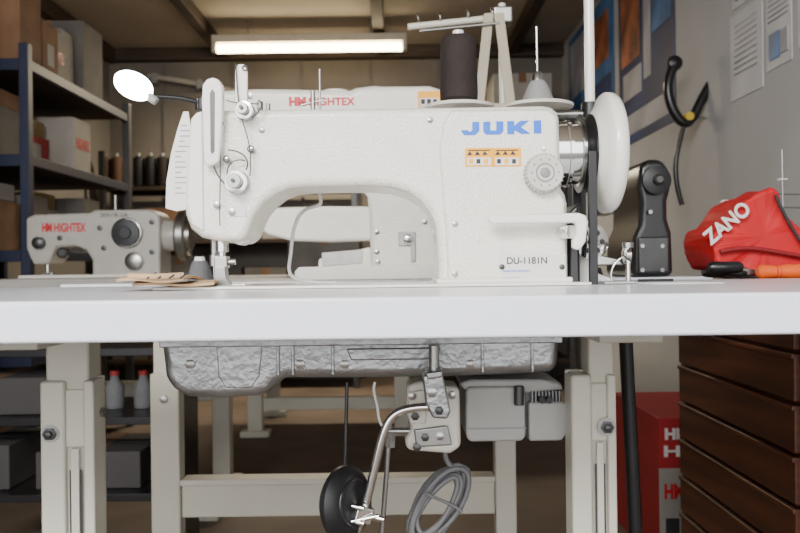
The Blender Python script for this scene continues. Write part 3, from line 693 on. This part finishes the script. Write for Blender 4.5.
# things on cabinet
G('red_tool_bag',(X(760,.55),.55,.776))
y=.52; zb=266.5+(CAMZ-.783)*F/(y+1)
pts=spline([(706,244),(710,234),(720,228),(735,210),(748,200),(766,193),(775,199),(781,216),(796,230),(818,246),(824,264),(820,zb),(780,zb),(745,zb),(718,zb-5),(708,258)],4)
pts=[(u+6,v) for u,v in pts]
o=prism('bag_body',pts,y,y+.16,M_bag,.022,5)
s=o.modifiers.new('sub','SUBSURF'); s.levels=2; s.render_levels=2; s.subdivision_type='SIMPLE'
tx=bpy.data.textures.new('folds','CLOUDS'); tx.noise_scale=.035
dm=o.modifiers.new('fold','DISPLACE'); dm.texture=tx; dm.strength=.014; dm.mid_level=.6
text('bag_lettering','ZANO',(X(711,y-.012),y-.0125,Z(250,y)),.098,.028,M_paper,rot=(math.pi/2,-.68,0),bold=.03)
tube('bag_strap',[(X(u,y),y-.012,Z(v,y)) for u,v in ((718,256),(732,252),(756,252),(780,258),(805,262))],.004,mat('dark_red_web',(.25,.01,.015),.7))
tube('bag_zip',[(X(u,y),y-.010,Z(v,y)) for u,v in ((774,200),(780,216),(792,240),(810,262))],.003,M_ink)
y=.38
G('scissors',(X(730,y),y,.776))
torus('handle_1',(X(718,y),y+.01,.788),.018,.006,M_blackp,(0,.15,1)); torus('handle_2',(X(740,y),y+.02,.790),.018,.006,M_blackp,(0,-.2,1))
prism('blade',[(742,272),(757,274),(757,278),(740,280)],y,y+.012,M_steel,.001,1)
lathe('grip',[(.006,0),(.010,.006),(.010,.05),(.007,.056)],(X(706,y),y-.01,.797),(1,0,0),M_blackp,24)
G('orange_knife',(X(780,y),y,.776))
M_or=mat('orange_plastic',(.85,.12,.01),.4)
lathe('grip',[(.007,0),(.012,.006),(.010,.03),(.012,.05),(.012,.085),(.008,.092)],(X(757,y-.02),y-.02,.789),(1,0,.0),M_or,32)
for i in range(3): torus('grip_ring_%d'%i,(X(757,y-.02)+.03+i*.006,y-.02,.789),.0102,.0008,M_red,(1,0,0))
for k,(xx,yy,hh) in enumerate(((.712,.80,.150),(.80,.86,.12))):
    G('thread_cone',(xx,yy,.776)); lathe('thread_winding',[(.03,.005),(.034,.01),(.028,hh-.01),(.02,hh)],(xx,yy,.776),(0,0,1),M_threadw); lathe('cone_core',[(.02,0),(.01,hh+.015)],(xx,yy,.776),(0,0,1),M_paper)
G('spool_pin_rack',(.88,.88,.776))
box('rack_base',(.86,.84,.776),(1.1,.91,.79),M_steel,.002)
for i,x in enumerate((.80+.005,.98,1.08)):
    cyl('pin_%d'%i,(x if i else .87,.87,.789),(x if i else .87,.87,1.06-.03*i),.0022,M_steel); lathe('washer_%d'%i,[(.012,0),(.012,.003)],(x if i else .87,.87,.99-.02*i),(0,0,1),M_white)
for i,z in enumerate((.93,.96)): cyl('rail_%d'%i,(.84,.87,z),(1.1,.87,z-.01),.0018,M_steel)
# curved black tool hung on right wall
G('hanging_hook_tool',(1.12,2.25,1.5))
y=2.2
tube('curve',[tuple(W(u,v,y)) for u,v in ((674,66),(667,80),(668,100),(677,118),(686,126),(695,116),(702,98),(712,82))],.019,M_blackp)
tube('handle',[tuple(W(u,v,y)) for u,v in ((684,124),(680,140),(674,160),(676,185),(682,205))],.010,M_blackp)
lathe('knob',[(.005,-.02),(.025,-.014),(.03,0),(.025,.014),(.005,.02)],tuple(W(675,63,y)),(0,-1,0),M_blackp)
lathe('joint',[(.016,-.024),(.016,.024)],tuple(W(688,117,y)),(0,-1,0),mat('yellow_plastic',(.7,.5,.05),.4))
cyl('wall_peg',tuple(W(687,118,y+.02)),(XR,y+.02,W(687,118,y+.02).z),.006,M_steel)
# posters on right wall
def poster(name,y0,y1,z0,z1,base,parts):
    G(name,(XR-.003,(y0+y1)/2,(z0+z1)/2)); box('sheet',(XR-.004,y0,z0),(XR-.001,y1,z1),base)
    for i,(a,b,c,d,m) in enumerate(parts):
        box('print_%d'%i,(XR-.0055-.0004*i,y1-(y1-y0)*a,z0+(z1-z0)*c),(XR-.004,y1-(y1-y0)*b,z0+(z1-z0)*d),m)
M_navy=mat('poster_navy',(.015,.03,.12),.5,0,.5,3); M_pb=mat('poster_blue',(.05,.15,.36),.5,0,.6,4); M_skin=mat('poster_orange',(.34,.11,.05),.5,0,.8,6); M_pw=mat('poster_white',(.45,.45,.50),.5,0,.25,4)
poster('wall_poster',3.55,4.75,1.42,2.35,M_pb,[(.05,.45,.55,.95,M_pw),(.5,.95,.1,.5,M_navy),(.1,.4,.08,.4,M_pw),(.55,.9,.6,.9,M_skin)])
poster('wall_poster',2.55,3.45,1.42,2.35,M_navy,[(.05,.42,.45,.97,M_skin),(.1,.9,.05,.16,M_pw),(.5,.62,.3,.9,M_pw),(.65,.95,.5,.9,M_pb),(.1,.45,.25,.4,M_pw)])
M_ptxt=mat('pale_print',(.40,.40,.42),.8); M_np=mat('notice_paper',(.66,.66,.68),.8)
lines=[(.1,.9,.9-i*.06,.912-i*.06,M_ptxt) for i in range(7)]+[(.15,.55,.1,.4,M_pb),(.6,.9,.12,.38,M_ptxt)]
lines2=[(.15,.85,.85-i*.07,.86-i*.07,M_ptxt) for i in range(9)]
poster('notice_sheet',1.70,1.96,1.38,1.68,M_np,lines2); poster('notice_sheet',1.5,1.67,1.42,1.70,M_np,lines)
poster('notice_sheet',1.25,1.46,1.44,1.72,M_np,lines2); poster('notice_sheet',1.69,1.94,1.70,1.95,M_np,lines)

# ---------------------------------------------------------------- low clutter at left under tables
G('low_shelf',(-1.0,1.3,0))
for i,z in enumerate((.22,.42,.6)): box('board_%d'%i,(-1.38,1.15,z-.02),(-.62,1.5,z),M_blackp,.002)
for i,x in enumerate((-1.37,-.63)): box('side_%d'%i,(x-.012,1.15,0),(x+.012,1.5,.62),M_blackp,.002)
carton(-1.3,1.2,.221,-1.05,1.45,.34,M_gbox); carton(-.98,1.2,.221,-.7,1.45,.32,M_gbox); carton(-1.25,1.2,.421,-.95,1.45,.52,M_gbox)
for i,x in enumerate((-.88,-.8,-.72)):
    G('oil_bottle',(x,1.3,.42)); lathe('bottle',[(.024,0),(.026,.006),(.026,.06),(.012,.08),(.012,.09)],(x,1.3,.421),(0,0,1),M_threadg); cyl('cap',(x,1.3,.511),(x,1.3,.525),.013,M_redc)
G('work_table',(-.2,3.2,.74))
box('top',(-.9,2.9,.70),(.7,3.6,.74),M_boxg,.004)
for i,(x,yy) in enumerate(((-.7,2.95),(.0,2.95),(.6,2.95),(-.7,3.5),(.6,3.5))): box('leg_%d'%i,(x-.035,yy-.03,0.03),(x+.035,yy+.03,.70),M_leg,.004); box('foot_%d'%i,(x-.07,yy-.04,0),(x+.07,yy+.04,.03),M_leg,.004)
box('rail',(-.7,2.96,.12),(.6,3.0,.18),M_leg,.004)
carton(-.55,3.05,.741,-.2,3.45,.98,M_boxg); carton(-.15,3.05,.741,.15,3.45,.92,M_card)

# ---------------------------------------------------------------- light & camera
w=bpy.data.worlds.new('World'); S.world=w; w.use_nodes=True
bg=w.node_tree.nodes['Background']; bg.inputs['Color'].default_value=(.97,.98,1,1); bg.inputs['Strength'].default_value=4.4
def area(name,loc,size,sy,power,col,rot):
    l=bpy.data.lights.new(name,'AREA'); l.shape='RECTANGLE'; l.size=size; l.size_y=sy; l.energy=power; l.color=col
    o=bpy.data.objects.new(name,l); o.location=loc; o.rotation_euler=rot; S.collection.objects.link(o)
area('fluorescent_spill',(-.6,4.3,2.1),1.2,.08,48,(1,.86,.62),(0,0,0))
area('daylight_doorway',(-.6,-1.9,2.0),.9,.5,62,(1,.97,.92),(math.radians(66),0,math.radians(-14)))
cam=bpy.data.cameras.new('camera'); co=bpy.data.objects.new('camera',cam); S.collection.objects.link(co)
cam.sensor_width=36; cam.lens=F*36/800; cam.clip_start=.02
R=Matrix.Rotation(math.pi/2,4,'X')@Matrix.Rotation(-ROLL,4,'Z')
co.matrix_world=Matrix.Translation((0,CAMY,CAMZ))@R
cam.dof.use_dof=True; cam.dof.focus_distance=1.0; cam.dof.aperture_fstop=9
S.camera=co
for o in list(bpy.data.objects):
    if o.type=='EMPTY' and not o.children: bpy.data.objects.remove(o)
